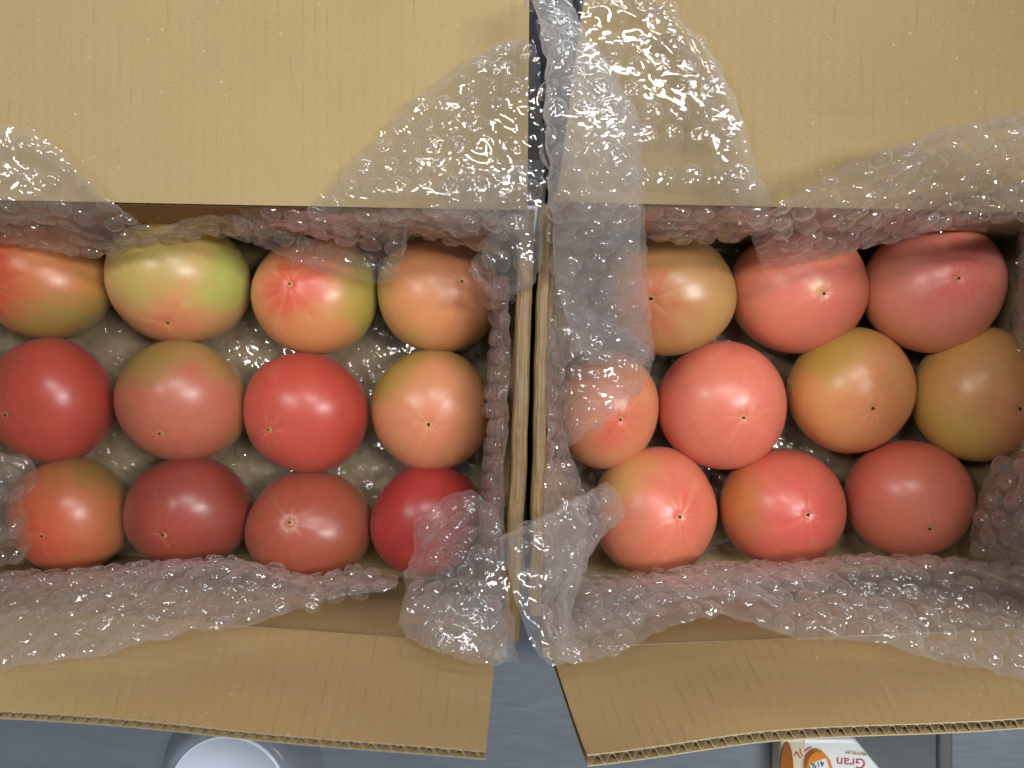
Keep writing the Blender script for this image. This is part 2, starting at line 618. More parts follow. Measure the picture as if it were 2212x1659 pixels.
# ------------------------------------------------------------------ tomatoes
def tomato_mat(i, c_tip, c_mid, c_low, patch=None, star=0.5, tip_r=0.55, seed=0.0):
    m, nt, b = newmat("tomato_skin")
    tc = N(nt, 'ShaderNodeTexCoord').outputs['Object']
    nv = N(nt, 'ShaderNodeVectorMath', operation='NORMALIZE')
    nt.links.new(tc, nv.inputs[0])
    n = nv.outputs[0]
    sp = N(nt, 'ShaderNodeSeparateXYZ')
    nt.links.new(n, sp.inputs[0])
    zz = sp.outputs[2]
    ang = math_n(nt, 'ARCCOSINE', math_n(nt, 'MINIMUM', zz, 0.99999))
    nz1 = noise_n(nt, n, 1.6, 3, 0.5, w=seed)
    # streaks running out from the blossom end
    ln = math_n(nt, 'SQRT', math_n(nt, 'ADD', math_n(nt, 'MULTIPLY', sp.outputs[0], sp.outputs[0]),
                                   math_n(nt, 'ADD', math_n(nt, 'MULTIPLY', sp.outputs[1], sp.outputs[1]), 1e-6)))
    cm = N(nt, 'ShaderNodeCombineXYZ')
    nt.links.new(math_n(nt, 'DIVIDE', sp.outputs[0], ln), cm.inputs[0])
    nt.links.new(math_n(nt, 'DIVIDE', sp.outputs[1], ln), cm.inputs[1])
    nt.links.new(math_n(nt, 'MULTIPLY', ang, 0.45), cm.inputs[2])
    st = noise_n(nt, cm.outputs[0], 3.2, 2, 0.5, w=seed + 3.3)
    stf = noise_n(nt, cm.outputs[0], 4.2, 3, 0.6, w=seed + 8.1)
    a2 = math_n(nt, 'ADD', ang, math_n(nt, 'MULTIPLY', math_n(nt, 'SUBTRACT', nz1, 0.5), 1.1))
    a2 = math_n(nt, 'ADD', a2, math_n(nt, 'MULTIPLY', math_n(nt, 'SUBTRACT', st, 0.5), 0.5))
    t1 = sstep(nt, a2, tip_r * 0.05, tip_r * 1.7)
    c = mix_col(nt, t1, rgba(c_tip), rgba(c_mid))
    t2 = sstep(nt, a2, 0.95, 1.75)
    c = mix_col(nt, t2, c, rgba(c_low))
    if patch:
        for (d, col, r0, r1) in patch:
            dv = N(nt, 'ShaderNodeVectorMath', operation='DOT_PRODUCT')
            nt.links.new(n, dv.inputs[0])
            dv.inputs[1].default_value = tuple(d)
            kk = 0.30 if r0 < 0.9 else 0.02
            pa = math_n(nt, 'ADD', dv.outputs['Value'], math_n(nt, 'MULTIPLY', math_n(nt, 'SUBTRACT', nz1, 0.5), kk))
            pa = math_n(nt, 'ADD', pa, math_n(nt, 'MULTIPLY', math_n(nt, 'SUBTRACT', st, 0.5), kk))
            c = mix_col(nt, sstep(nt, pa, r0 - 0.12 * (r1 < 0.9821 and r0 < .9), r1 + 0.03), c, rgba(col))
    # darker/lighter radial stripes
    fade = math_n(nt, 'MULTIPLY', sstep(nt, ang, 0.02, 0.12), math_n(nt, 'SUBTRACT', 1.0, sstep(nt, ang, 0.45, 1.5)))
    c = mix_col(nt, math_n(nt, 'MULTIPLY', math_n(nt, 'MULTIPLY', sstep(nt, st, 0.46, 0.78), fade), 0.30), c, rgba(tuple(min(0.9, k * 1.25 + 0.05) for k in c_mid)))
    # fine pale star next to the scar
    f2 = math_n(nt, 'SUBTRACT', 1.0, sstep(nt, ang, 0.05, 0.42))
    c = mix_col(nt, math_n(nt, 'MULTIPLY', math_n(nt, 'MULTIPLY', sstep(nt, stf, 0.54, 0.64), f2), math_n(nt, 'MULTIPLY', star, 0.5)), c, rgba(s2l((240, 205, 140))))
    f3 = math_n(nt, 'SUBTRACT', 1.0, sstep(nt, ang, 0.025, 0.075))
    c = mix_col(nt, math_n(nt, 'MULTIPLY', f3, 0.75), c, rgba(s2l((214, 178, 104))))
    # skin grain
    fine = noise_n(nt, n, 70.0, 3, 0.6)
    c = mix_col(nt, math_n(nt, 'MULTIPLY', sstep(nt, fine, 0.45, 0.75), 0.07), c, rgba((0.85, 0.6, 0.4)))
    vs_ = N(nt, 'ShaderNodeTexVoronoi')
    nt.links.new(n, vs_.inputs['Vector'])
    vs_.inputs['Scale'].default_value = 42.0
    dots = math_n(nt, 'MULTIPLY', math_n(nt, 'LESS_THAN', vs_.outputs['Distance'], 0.17), sstep(nt, noise_n(nt, n, 2.2, 2, w=seed + 1.7), 0.46, 0.62))
    c = mix_col(nt, math_n(nt, 'MULTIPLY', dots, 0.36), c, rgba(s2l((240, 190, 130))))
    mid = noise_n(nt, n, 6.0, 4, 0.6, w=seed)
    c = mix_col(nt, math_n(nt, 'MULTIPLY', sstep(nt, mid, 0.42, 0.75), 0.24), c, rgba(tuple(k * 0.72 for k in c_mid)))
    vo = N(nt, 'ShaderNodeTexVoronoi')
    nt.links.new(n, vo.inputs['Vector'])
    vo.inputs['Scale'].default_value = 9.0
    ps = math_n(nt, 'MULTIPLY', math_n(nt, 'LESS_THAN', vo.outputs['Distance'], 0.045), sstep(nt, noise_n(nt, n, 3.0, 1, w=seed), 0.58, 0.6))
    c = mix_col(nt, math_n(nt, 'MULTIPLY', ps, 0.5), c, rgba((0.12, 0.08, 0.03)))
    nt.links.new(c, b.inputs['Base Color'])
    nt.links.new(math_n(nt, 'MULTIPLY_ADD', mid, 0.12, 0.29), b.inputs['Roughness'])
    b.inputs['Specular IOR Level'].default_value = 0.5
    b.inputs['Coat Weight'].default_value = 0.2
    nt.links.new(math_n(nt, 'MULTIPLY_ADD', mid, 0.12, 0.19), b.inputs['Coat Roughness'])
    b.inputs['Coat IOR'].default_value = 1.45
    b.inputs['Sheen Weight'].default_value = 0.06
    bp = N(nt, 'ShaderNodeBump')
    bp.inputs['Strength'].default_value = 0.10
    bp.inputs['Distance'].default_value = 0.0006
    nt.links.new(math_n(nt, 'MULTIPLY_ADD', mid, 2.0, math_n(nt, 'MULTIPLY', fine, 0.5)), bp.inputs['Height'])
    nt.links.new(bp.outputs[0], b.inputs['Normal'])
    return m


ZT = 0.046
TOMS = []            # (centre, mean radius) for keeping film off the fruit


def tomato(i, cx, cy, rx, ry, sx, sy, cols, label, patches=(), star=0.5, tip_r=0.55, zc=ZT, group=None):
    ctr = P(cx, cy, zc)
    D = HC - zc
    v = (Vector((0, 0, HC)) - ctr).normalized()
    ct = v.z
    rad = Vector((cx - 1106.0, 829.5 - cy))
    rad = rad.normalized() if rad.length > 1 else Vector((1, 0))
    # undo the wide-angle stretch of the outline
    kx = 1 - (1 - ct) * rad.x ** 2
    ky = 1 - (1 - ct) * rad.y ** 2
    RX, RY = rx * K * D * kx * 1.015, ry * K * D * ky * 1.015
    right = Vector((1, 0, 0))
    up = v.cross(right).normalized()
    right = up.cross(v).normalized()
    a = (sx - cx) / rx
    bb = (cy - sy) / ry
    q = math.hypot(a, bb)
    if q > 0.97:
        a, bb = a / q * 0.97, bb / q * 0.97
    axis = (right * a + up * bb + v * math.sqrt(1 - a * a - bb * bb)).normalized()
    tmp = up if abs(axis.dot(up)) < 0.9 else right
    xa = tmp.cross(axis).normalized()
    ya = axis.cross(xa)
    R = Matrix((xa, ya, axis)).transposed()
    # fruit surface about its own axis
    nph, nps = 44, 72
    rr = random.Random(i * 13 + 5)
    lob = rr.choice([3, 4, 5])
    d0, d1 = rr.random() * 6, rr.random() * 6
    pts = []
    for p in range(nph + 1):
        ph = math.pi * p / nph
        # finer rings at the blossom end
        ph = math.pi * ((p / nph) ** 1.25)
        for s in range(nps):
            ps = 2 * math.pi * s / nps
            s1 = math.sin(ph)
            r = 1 + 0.009 * s1 * s1 * math.cos(lob * ps + d0) + 0.009 * s1 * math.cos(2 * ps + d1)
            r += 0.0015 * math.cos((lob * 2 + 1) * ps + d1) * math.exp(-((ph - 0.45) / 0.35) ** 2)
            r += -0.022 * math.exp(-(ph / 0.07) ** 2) + 0.0025 * math.exp(-((ph - 0.16) / 0.12) ** 2)
            r += -0.10 * math.exp(-((math.pi - ph) / 0.28) ** 2)
            dirv = Vector((s1 * math.cos(ps), s1 * math.sin(ps), math.cos(ph)))
            r += 0.022 * mnoise.noise(dirv * 1.1 + Vector((i * 7.3, 1, 2)))
            # squarish shoulders
            zs = 0.88 * math.copysign(abs(dirv.z) ** 0.98, dirv.z)
            pts.append(R @ Vector((dirv.x * r, dirv.y * r, zs * r)))
    ex = max(abs(p.dot(right)) for p in pts)
    ey = max(abs(p.dot(up)) for p in pts)
    fx, fy = RX / ex, RY / ey
    fz = (fx + fy) / 2 * 0.96
    Ri = R.transposed()
    vs = []
    for p in pts:
        w_ = right * (p.dot(right) * fx) + up * (p.dot(up) * fy) + v * (p.dot(v) * fz)
        vs.append(Ri @ w_)
    fs = []
    for p in range(nph):
        for s in range(nps):
            s2 = (s + 1) % nps
            fs.append((p * nps + s, (p + 1) * nps + s, (p + 1) * nps + s2, p * nps + s2))
    pd = []
    for (ppx, ppy, col, r0, r1) in patches:
        a_, b_ = (ppx - cx) / rx, (cy - ppy) / ry
        q2 = min(0.98, a_ * a_ + b_ * b_)
        dvec = right * a_ + up * b_ + v * math.sqrt(1 - q2)
        pd.append((Ri @ dvec.normalized(), s2l(col), r0, r1))
    mat = tomato_mat(i, s2l(cols[0]), s2l(cols[1]), s2l(cols[2]), pd, star, tip_r, seed=i * 2.7)
    root = mesh_obj("tomato", vs, fs, mat, None, True)
    root.matrix_world = Matrix.Translation(ctr) @ R.to_4x4()
    tag(root, label, "tomato", group)
    # dried blossom scar: a little ragged star sitting in the dimple
    tip = vs[0]
    sc_ = rr.uniform(0.65, 1.15)
    n = 10
    sv, sf = [Vector((0, 0, 0.0002)) + tip], []
    for k in range(n):
        aa = 2 * math.pi * k / n
        q = (0.0016 if k % 2 == 0 else 0.0008) * rr.uniform(0.6, 1.3) * sc_
        sv.append(tip + Vector((q * math.cos(aa), q * math.sin(aa), 0.00035)))
    for k in range(n):
        q = 0.0005
        aa = 2 * math.pi * k / n
        sv.append(tip + Vector((q * math.cos(aa), q * math.sin(aa), 0.0010)))
    for k in range(n):
        k2 = (k + 1) % n
        sf.append((1 + k, 1 + k2, 1 + n + k2, 1 + n + k))
        sf.append((0, 1 + n + k, 1 + n + k2))
    mesh_obj("blossom_scar", sv, sf, SCAR, root, False)
    TOMS.append((ctr, (RX + RY) / 2))
    return root


GRN = (150, 178, 70)
OLV = (168, 150, 78)
ORG = (222, 146, 98)
GL = "tomatoes in the left box"
GR = "tomatoes in the right box"
# left box
tomato(0, 100, 606, 150, 128, -20, 616, ((222, 92, 66), (216, 132, 84), (190, 140, 80)),
       "orange tomato cut by the left picture edge in the far row", [(130, 720, OLV, .55, .95)], group=GL)
tomato(1, 388, 608, 158, 137, 355, 700, ((224, 132, 96), (220, 164, 108), (196, 172, 92)),
       "orange tomato with a big bright green patch, second from left in far row",
       [(490, 600, (184, 194, 100), .70, 1.0), (300, 570, (190, 172, 96), .75, .98)], tip_r=.45, group=GL)
tomato(2, 683, 636, 137, 131, 623, 612, ((226, 84, 72), (222, 148, 96), (194, 166, 82)),
       "two-tone tomato, red round the scar and olive green on its right side",
       [(800, 640, (176, 166, 76), .68, 1.0)], tip_r=.62, group=GL)
tomato(3, 952, 630, 133, 131, 1000, 606, ((226, 146, 106), (222, 148, 98), (196, 160, 86)),
       "pale orange tomato partly under bubble wrap in far right corner of left box", star=.3, group=GL)
tomato(4, 113, 866, 139, 134, 13, 899, ((196, 84, 72), (194, 80, 68), (184, 72, 60)),
       "deep red tomato at the left end of the middle row", star=.3, group=GL)
tomato(5, 395, 868, 146, 130, 344, 938, ((200, 108, 86), (194, 112, 88), (178, 130, 84)),
       "dull brownish red tomato with an olive upper side in the middle row",
       [(330, 760, (158, 134, 66), .72, .98), (480, 770, (176, 142, 84), .75, .98)], star=.3, group=GL)
tomato(6, 663, 891, 134, 129, 580, 930, ((200, 86, 72), (200, 80, 66), (184, 66, 56)),
       "vivid red tomato with a pale streak in the middle row of left box", group=GL)
tomato(7, 934, 886, 128, 130, 926, 919, ((222, 134, 100), (214, 142, 98), (178, 136, 66)),
       "pinkish orange tomato with a pale star round its scar beside the box wall",
       [(830, 790, (164, 138, 56), .72, .98)], star=.9, group=GL)
tomato(8, 155, 1113, 136, 124, 92, 1160, ((220, 100, 72), (204, 112, 78), (170, 116, 68)),
       "orange red tomato in the near left corner of the left box", [(200, 1010, (150, 116, 62), .75, .98)], group=GL)
tomato(9, 409, 1107, 140, 122, 352, 1158, ((168, 72, 58), (152, 68, 56), (138, 58, 46)),  # reds set deeper to stand in for the shade over this row
       "red tomato with painted-in shade, second from left in the near row of left box", star=.4, group=GL)
tomato(10, 669, 1139, 136, 124, 623, 1128, ((168, 76, 58), (160, 78, 58), (142, 84, 52)),  # colours deepened here too, in place of a cast shadow
       "brownish red tomato with painted-in shade, third in the near row of left box", star=.4, group=GL)
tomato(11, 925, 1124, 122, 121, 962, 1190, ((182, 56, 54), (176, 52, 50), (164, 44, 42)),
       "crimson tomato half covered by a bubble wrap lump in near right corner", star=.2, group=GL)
# right box
tomato(12, 1440, 637, 146, 131, 1405, 646, ((206, 110, 78), (194, 146, 92), (178, 146, 82)),
       "olive orange tomato half hidden behind the upright bubble wrap tongue", tip_r=.6, group=GR)
tomato(13, 1722, 627, 151, 136, 1783, 634, ((236, 128, 108), (230, 132, 108), (206, 122, 86)),
       "pink tomato with a yellow mark beside its scar under the hanging wrap",
       [(1774, 617, (226, 196, 130), .975, .995)], star=.9, group=GR)
tomato(14, 2013, 619, 157, 143, 2073, 600, ((244, 124, 114), (244, 154, 130), (228, 166, 114)),
       "large pink red tomato in the far right corner of the right box", star=.6, tip_r=.7, group=GR, zc=.058)
tomato(15, 1308, 884, 113, 127, 1342, 909, ((224, 96, 80), (216, 140, 98), (204, 138, 82)),
       "small peach tomato half wrapped in bubble film beside the box divide", star=.4, group=GR)
tomato(16, 1559, 876, 139, 137, 1609, 904, ((226, 120, 100), (224, 124, 102), (196, 92, 70)),
       "salmon pink tomato second from left in the middle row of right box", star=.5, group=GR)
tomato(17, 1836, 844, 139, 135, 1889, 885, ((238, 150, 100), (238, 166, 108), (220, 164, 84)),
       "orange tomato with an olive top in the middle row of right box",
       [(1790, 740, (190, 160, 70), .70, .98)], star=.7, group=GR)
tomato(18, 2114, 852, 152, 145, 2205, 885, ((238, 158, 116), (234, 174, 110), (222, 174, 96)),
       "olive orange striped tomato cut by the right picture edge",
       [(2040, 950, (216, 188, 96), .75, .98)], star=.6, group=GR, zc=.054)
tomato(19, 1412, 1105, 134, 140, 1472, 1117, ((228, 110, 90), (220, 126, 98), (200, 120, 78)),
       "salmon tomato in the near left corner of the right box", [(1330, 1020, (204, 150, 92), .75, .98)], star=.9, group=GR)
tomato(20, 1690, 1096, 136, 126, 1747, 1113, ((228, 92, 88), (216, 108, 88), (192, 92, 64)),
       "pink red tomato with an orange left side, middle of near row",
       [(1580, 1080, (206, 128, 76), .74, .98)], star=.5, group=GR)
tomato(21, 1960, 1078, 141, 125, 2005, 1143, ((236, 134, 108), (234, 130, 106), (214, 104, 82)),
       "salmon red tomato in the near right corner of the right box", star=.9, group=GR)

# ------------------------------------------------------------------ bubble wrap
PIT = 0.0124
BR = 0.0054


def bubble_mesh(seed):
    """dented flat-topped dome with folds, radius 1"""
    rr = random.Random(seed)
    prof = [(1.03, 0.0), (0.985, 0.16), (0.935, 0.32), (0.87, 0.45), (0.77, 0.55), (0.62, 0.615), (0.45, 0.66), (0.28, 0.685), (0.13, 0.695)]
    ns = 26
    folds = []
    for k in range(rr.randint(4, 8)):
        a = rr.random() * math.pi
        folds.append((math.cos(a), math.sin(a), rr.uniform(-0.6, 0.6), rr.uniform(0.12, 0.28), rr.uniform(0.06, 0.26) * rr.choice([1, 1, -0.5]),
                      rr.uniform(-0.7, 0.7)))
    dent = (rr.uniform(-.4, .4), rr.uniform(-.4, .4), rr.uniform(0.0, 0.28))
    tilt = (rr.uniform(-.15, .15), rr.uniform(-.15, .15))

    def dz(x, y, r):
        d = 0
        for (cx, sy, o, wd, am, lim) in folds:
            t = abs(x * cx + y * sy - o) / wd
            along = -x * sy + y * cx
            if t < 1:
                d -= am * (1 - t) * max(0, min(1, 1.0 - abs(along - lim) * 0.9))
        q = math.hypot(x - dent[0], y - dent[1])
        d -= dent[2] * math.exp(-(q / 0.35) ** 2)
        d += tilt[0] * x + tilt[1] * y
        return d * max(0.0, 1 - r ** 4) ** 0.5
    vs, fs = [], []
    for (r, z) in prof:
        for s in range(ns):
            a = 2 * math.pi * s / ns
            wr = 1 + 0.03 * math.cos(3 * a + seed) + 0.02 * math.cos(5 * a + seed * 2)
            x, y = r * wr * math.cos(a), r * wr * math.sin(a)
            vs.append((x, y, max(0.0, z + dz(x, y, r)) if z > 0 else 0.0))
    vs.append((0, 0, max(0.05, 0.70 + dz(0, 0, 0))))
    for p in range(len(prof) - 1):
        for s in range(ns):
            s2 = (s + 1) % ns
            fs.append((p * ns + s, p * ns + s2, (p + 1) * ns + s2, (p + 1) * ns + s))
    top = (len(prof) - 1) * ns
    for s in range(ns):
        fs.append((top + s, top + (s + 1) % ns, len(vs) - 1))
    me = bpy.data.meshes.new("bubble")
    me.from_pydata(vs, [], fs)
    me.polygons.foreach_set('use_smooth', [True] * len(fs))
    me.materials.append(DOME)
    return me


BUB = [bubble_mesh(s) for s in range(14)]


def catmull(P0, t):
    """P0: (n, ...) control values, t in [0,1] -> interpolated"""
    n = len(P0)
    x = t * (n - 1)
    i = np.minimum(x.astype(int), n - 2)
    f = (x - i)
    sh = (slice(None),) + (None,) * (P0.ndim - 1)
    f = f[sh]
    p1, p2 = P0[i], P0[i + 1]
    p0 = np.where((i > 0)[sh], P0[np.maximum(i - 1, 0)], 2 * p1 - p2)
    p3 = np.where((i < n - 2)[sh], P0[np.minimum(i + 2, n - 1)], 2 * p2 - p1)
    return 0.5 * ((2 * p1) + (-p0 + p2) * f + (2 * p0 - 5 * p1 + 4 * p2 - p3) * f ** 2 + (-p0 + 3 * p1 - 3 * p2 + p3) * f ** 3)


def grid_normals(G):
    du = np.gradient(G, axis=1)
    dv = np.gradient(G, axis=0)
    n = np.cross(du, dv)
    n /= np.maximum(np.linalg.norm(n, axis=2, keepdims=True), 1e-12)
    return n


def wrap(rows, label, crumple=1.0, face=1, seed=0, hide=None, clear_toms=True, rag=0.0012, rot=0.5, dens=1.0, film=None):
    """one sheet of bubble wrap through a net of control points (px, py, z)"""
    net = np.array([[P(*q) for q in r] for r in rows], dtype=float)
    lv = np.linalg.norm(np.diff(net, axis=0), axis=2).sum(axis=0).mean()
    lu = np.linalg.norm(np.diff(net, axis=1), axis=2).sum(axis=1).mean()
    nv = max(8, int(lv / 0.0022))
    nu = max(8, int(lu / 0.0022))
    G = catmull(net, np.linspace(0, 1, nv + 1))
    G = np.swapaxes(catmull(np.swapaxes(G, 0, 1).copy(), np.linspace(0, 1, nu + 1)), 0, 1).copy()
    nrm = grid_normals(G)
    up = np.where((nrm[..., 2:3].mean() * 1.0) >= 0, 1.0, -1.0)
    nrm = nrm * up
    so = Vector((seed * 3.7, seed * 1.3, 5.1))
    # large soft folds and small sharp crumples, stretched differently each way
    D = np.zeros(G.shape[:2])
    sh = np.zeros(G.shape)
    for j in range(nv + 1):
        for i in range(nu + 1):
            p = Vector(G[j, i])
            a = mnoise.noise(p * 28 + so)
            b_ = 1 - 2 * abs(mnoise.noise(p * 55 + so * 2))
            c_ = 1 - 2 * abs(mnoise.noise(Vector((p.x * 170, p.y * 110, p.z * 140)) + so))
            D[j, i] = crumple * (0.0030 * a + 0.0018 * b_ + 0.0007 * c_)
            e = min(i, nu - i, j, nv - j)
            if e < 3 and rag:
                k = (3 - e) / 3
                q = mnoise.noise_vector(p * 160 + so) + 0.6 * mnoise.noise_vector(p * 420 + so)
                sh[j, i] = np.array(q) * rag * k
    G = G + nrm * D[..., None] + sh
    if clear_toms:
        for (c, r) in TOMS:
            d = G - np.array(c)
            q = np.linalg.norm(d, axis=2)
            R_ = r * 1.05 + 0.0025
            mk = q < R_
            if mk.any():
                G[mk] = np.array(c) + d[mk] / q[mk][:, None] * R_
    G[..., 2] = np.maximum(G[..., 2], 0.008)
    nrm = grid_normals(G) * up
    ctr = Vector(G.reshape(-1, 3).mean(axis=0))
    root = empty("bubble_wrap_sheet", ctr)
    tag(root, label, "bubble wrap", "bubble wrap lining the tomato boxes")
    idx = lambda j, i: j * (nu + 1) + i
    fs = [(idx(j, i), idx(j, i + 1), idx(j + 1, i + 1), idx(j + 1, i)) for j in range(nv) for i in range(nu)]
    film = mesh_obj("film", G.reshape(-1, 3) - np.array(ctr), fs, film or FILM, root, True)
    # bubbles: rows along the sheet, every other row shifted by half a pitch
    seg_v = np.linalg.norm(np.diff(G, axis=0), axis=2)
    col_ref = seg_v[:, nu // 3: 2 * nu // 3 + 1].mean(axis=1)
    cv = np.concatenate([[0], np.cumsum(col_ref)])
    rr = random.Random(seed + 100)
    placed = []
    pit = PIT / dens
    rowp = pit * 0.866
    nrows = int((cv[-1] - pit * 0.6) / rowp) + 1
    v0 = (cv[-1] - (nrows - 1) * rowp) / 2
    cands = []
    for k in range(nrows):
        t = v0 + k * rowp
        fj = np.interp(t, cv, np.arange(nv + 1))
        j = int(min(fj, nv - 1))
        f = fj - j
        line = G[j] * (1 - f) + G[j + 1] * f
        nl = nrm[j] * (1 - f) + nrm[j + 1] * f
        cu = np.concatenate([[0], np.cumsum(np.linalg.norm(np.diff(line, axis=0), axis=1))])
        mid = np.interp(rot * nu, np.arange(nu + 1), cu)
        off = mid + (k % 2) * pit / 2
        n0 = -int((off - pit * 0.5) / pit)
        n1 = int((cu[-1] - pit * 0.5 - off) / pit)
        for s in range(n0, n1 + 1):
            uu = off + s * pit
            if uu < BR * 0.8 or uu > cu[-1] - BR * 0.8:
                continue
            fi = np.interp(uu, cu, np.arange(nu + 1))
            i = int(min(fi, nu - 1))
            g = fi - i
            p = line[i] * (1 - g) + line[i + 1] * g
            n = nl[i] * (1 - g) + nl[i + 1] * g
            tu = line[min(i + 1, nu)] - line[max(i - 1, 0)]
            cands.append((p, n, tu))
    cnt = 0
    for (p, n, tu) in cands:
        if any((p[0] - q[0]) ** 2 + (p[1] - q[1]) ** 2 + (p[2] - q[2]) ** 2 < (pit * 0.80) ** 2 for q in placed):
            continue
        if hide and hide(p):
            continue
        placed.append(p)
        zax = Vector(n).normalized() * (face or 1)
        if face == 0 and zax.dot(Vector((0, 0, HC)) - Vector(p)) < 0:
            zax = -zax
        xax = Vector(tu)
        xax = (xax - zax * xax.dot(zax)).normalized()
        yax = zax.cross(xax)
        sc = BR / dens * rr.uniform(0.92, 1.06)
        hz = rr.choice([0.9, 0.9, 0.8, 0.75, 0.6, 0.4]) * rr.uniform(0.9, 1.1)
        an = rr.random() * 6.283
        Mx = Matrix((xax, yax, zax)).transposed().to_4x4() @ Matrix.Rotation(an, 4, 'Z') @ Matrix.Diagonal((sc, sc * rr.uniform(.94, 1.04), sc * hz, 1))
        o = bpy.data.objects.new("bubble", BUB[rr.randrange(len(BUB))])
        C.objects.link(o)
        o.parent = root
        o.matrix_basis = Matrix.Translation(Vector(p) - ctr + zax * 0.0003) @ Mx
        cnt += 1
        if cnt >= 300:
            break
    return root


def lin(l, r, n, zl, zr, zm=None):
    """row from l to r with n points"""
    out = []
    for k in range(n):
        t = k / (n - 1)
        z = zl + (zr - zl) * t
        if zm is not None:
            z += zm * math.sin(math.pi * t)
        out.append((l[0] + (r[0] - l[0]) * t, l[1] + (r[1] - l[1]) * t, z))
    return out


def under_tomato(p):
    c0 = np.array((0, 0, HC))
    d = p - c0
    d = d / np.linalg.norm(d)
    for (c, r) in TOMS:
        w_ = np.array(c) - c0
        if np.linalg.norm(w_ - d * w_.dot(d)) < r * 0.90:
            return True
    return False


# --- left box
wrap([[(-120, 424, .03), (200, 428, .03), (500, 434, .03), (800, 440, .03), (1100, 450, .03)][0:0] or
      [(-150, 560, .0125), (150, 562, .012), (450, 565, .0125), (750, 570, .012), (1040, 575, .0125)],
      [(-150, 760, .012), (150, 760, .0135), (450, 760, .012), (750, 765, .0135), (1040, 770, .012)],
      [(-150, 950, .0125), (150, 950, .012), (450, 955, .0135), (750, 960, .012), (1035, 965, .0125)],
      [(-150, 1150, .012), (150, 1155, .0125), (450, 1160, .012), (750, 1170, .0125), (1030, 1180, .012)]],
     "bubble wrap on the floor of the left box, glimpsed between tomatoes", crumple=0.7, seed=1, hide=under_tomato, clear_toms=False)
wrap([[(-60, 270, .150), (20, 274, .151), (80, 282, .153), (150, 338, .151), (215, 410, .148), (262, 440, .143), (320, 482, .125), (400, 470, .115), (480, 455, .115), (530, 470, .112)],
      [(-60, 355, .147), (20, 358, .149), (80, 365, .149), (148, 395, .148), (205, 440, .142), (255, 470, .128), (318, 492, .115), (400, 486, .105), (478, 472, .105), (535, 485, .103)],
      [(-60, 440, .144), (20, 442, .145), (80, 443, .145), (140, 455, .140), (195, 485, .130), (250, 503, .115), (315, 505, .105), (400, 500, .097), (475, 492, .097), (540, 500, .095)],
      [(-60, 485, .118), (20, 492, .118), (80, 497, .117), (140, 508, .114), (198, 522, .110), (250, 526, .102), (314, 518, .097), (398, 507, .093), (472, 502, .093), (542, 512, .092)],
      [(-60, 505, .092), (20, 518, .092), (80, 528, .093), (140, 540, .093), (200, 548, .092), (250, 545, .092), (312, 530, .091), (395, 513, .090), (470, 510, .090), (545, 522, .090)]],
     "bubble wrap draped over the far flap at the left picture edge", seed=2, film=CLOUDY)
wrap([[(500, 462, .120), (560, 482, .117), (620, 497, .110), (700, 522, .105), (780, 548, .101), (862, 572, .099)],
      [(505, 480, .113), (565, 505, .110), (625, 532, .103), (705, 562, .098), (785, 584, .096), (866, 592, .096)],
      [(510, 505, .106), (570, 528, .101), (635, 562, .097), (715, 590, .094), (795, 607, .093), (850, 606, .093)]],
     "narrow torn strip of bubble wrap lying on the two-tone tomato", seed=3, rag=.002)
Lb = [(1122, 88), (1000, 142), (905, 212), (820, 292), (745, 368), (682, 437)]
Rb = [(1156, 92), (1166, 150), (1170, 220), (1173, 290), (1176, 365), (1178, 435)]
rowsB = [lin(l, r, 9, .1475, .160, .004) for l, r in zip(Lb, Rb)]
rowsB.append([(585, 481, .130), (690, 470, .138), (780, 474, .138), (860, 478, .133), (900, 478, .126), (960, 480, .126), (1030, 484, .127), (1100, 480, .138), (1172, 476, .150)])
rowsB.append([(600, 490, .118), (690, 516, .113), (780, 546, .109), (860, 570, .106), (888, 514, .102), (960, 522, .100), (1030, 540, .100), (1100, 545, .112), (1165, 520, .135)])
wrap(rowsB, "large triangle of bubble wrap spread over the far flap of the left box", seed=4, crumple=1.15, rot=.75, dens=.9)
wrap([[(1000, 300, .170), (1080, 260, .175), (1172, 210, .178)], [(960, 380, .166), (1070, 360, .172), (1176, 340, .176)],
      [(940, 450, .158), (1060, 440, .165), (1180, 430, .172)], [(980, 500, .140), (1075, 500, .152), (1178, 490, .165)]][1:],
     "second layer of bubble wrap folded onto the large triangle by the box divide", seed=31, crumple=1.2)
wrap([[(1090, 470, .158), (1130, 455, .163), (1178, 440, .168)],
      [(1040, 530, .140), (1105, 520, .156), (1172, 510, .158)],
      [(1020, 575, .124), (1085, 580, .146), (1168, 565, .150)],
      [(1030, 615, .112), (1078, 640, .126), (1150, 595, .142)],
      [(1052, 655, .102), (1088, 658, .108), (1122, 625, .120)]],
     "crumpled corner of bubble wrap resting on the pale orange tomato", seed=5, crumple=2.0, film=CLOUDY)
wrap([[(1062, 600, .060), (1088, 600, .100), (1108, 600, .128)],
      [(1060, 720, .055), (1084, 720, .098), (1106, 720, .130)],
      [(1056, 860, .055), (1078, 860, .098), (1101, 860, .130)],
      [(1046, 1000, .055), (1070, 1000, .096), (1096, 1000, .130)],
      [(1040, 1140, .060), (1066, 1140, .100), (1092, 1140, .130)],
      [(1034, 1290, .060), (1062, 1290, .100), (1088, 1290, .128)]],
     "bubble wrap strip lining the inside of the left box's right wall", seed=6, crumple=.8)
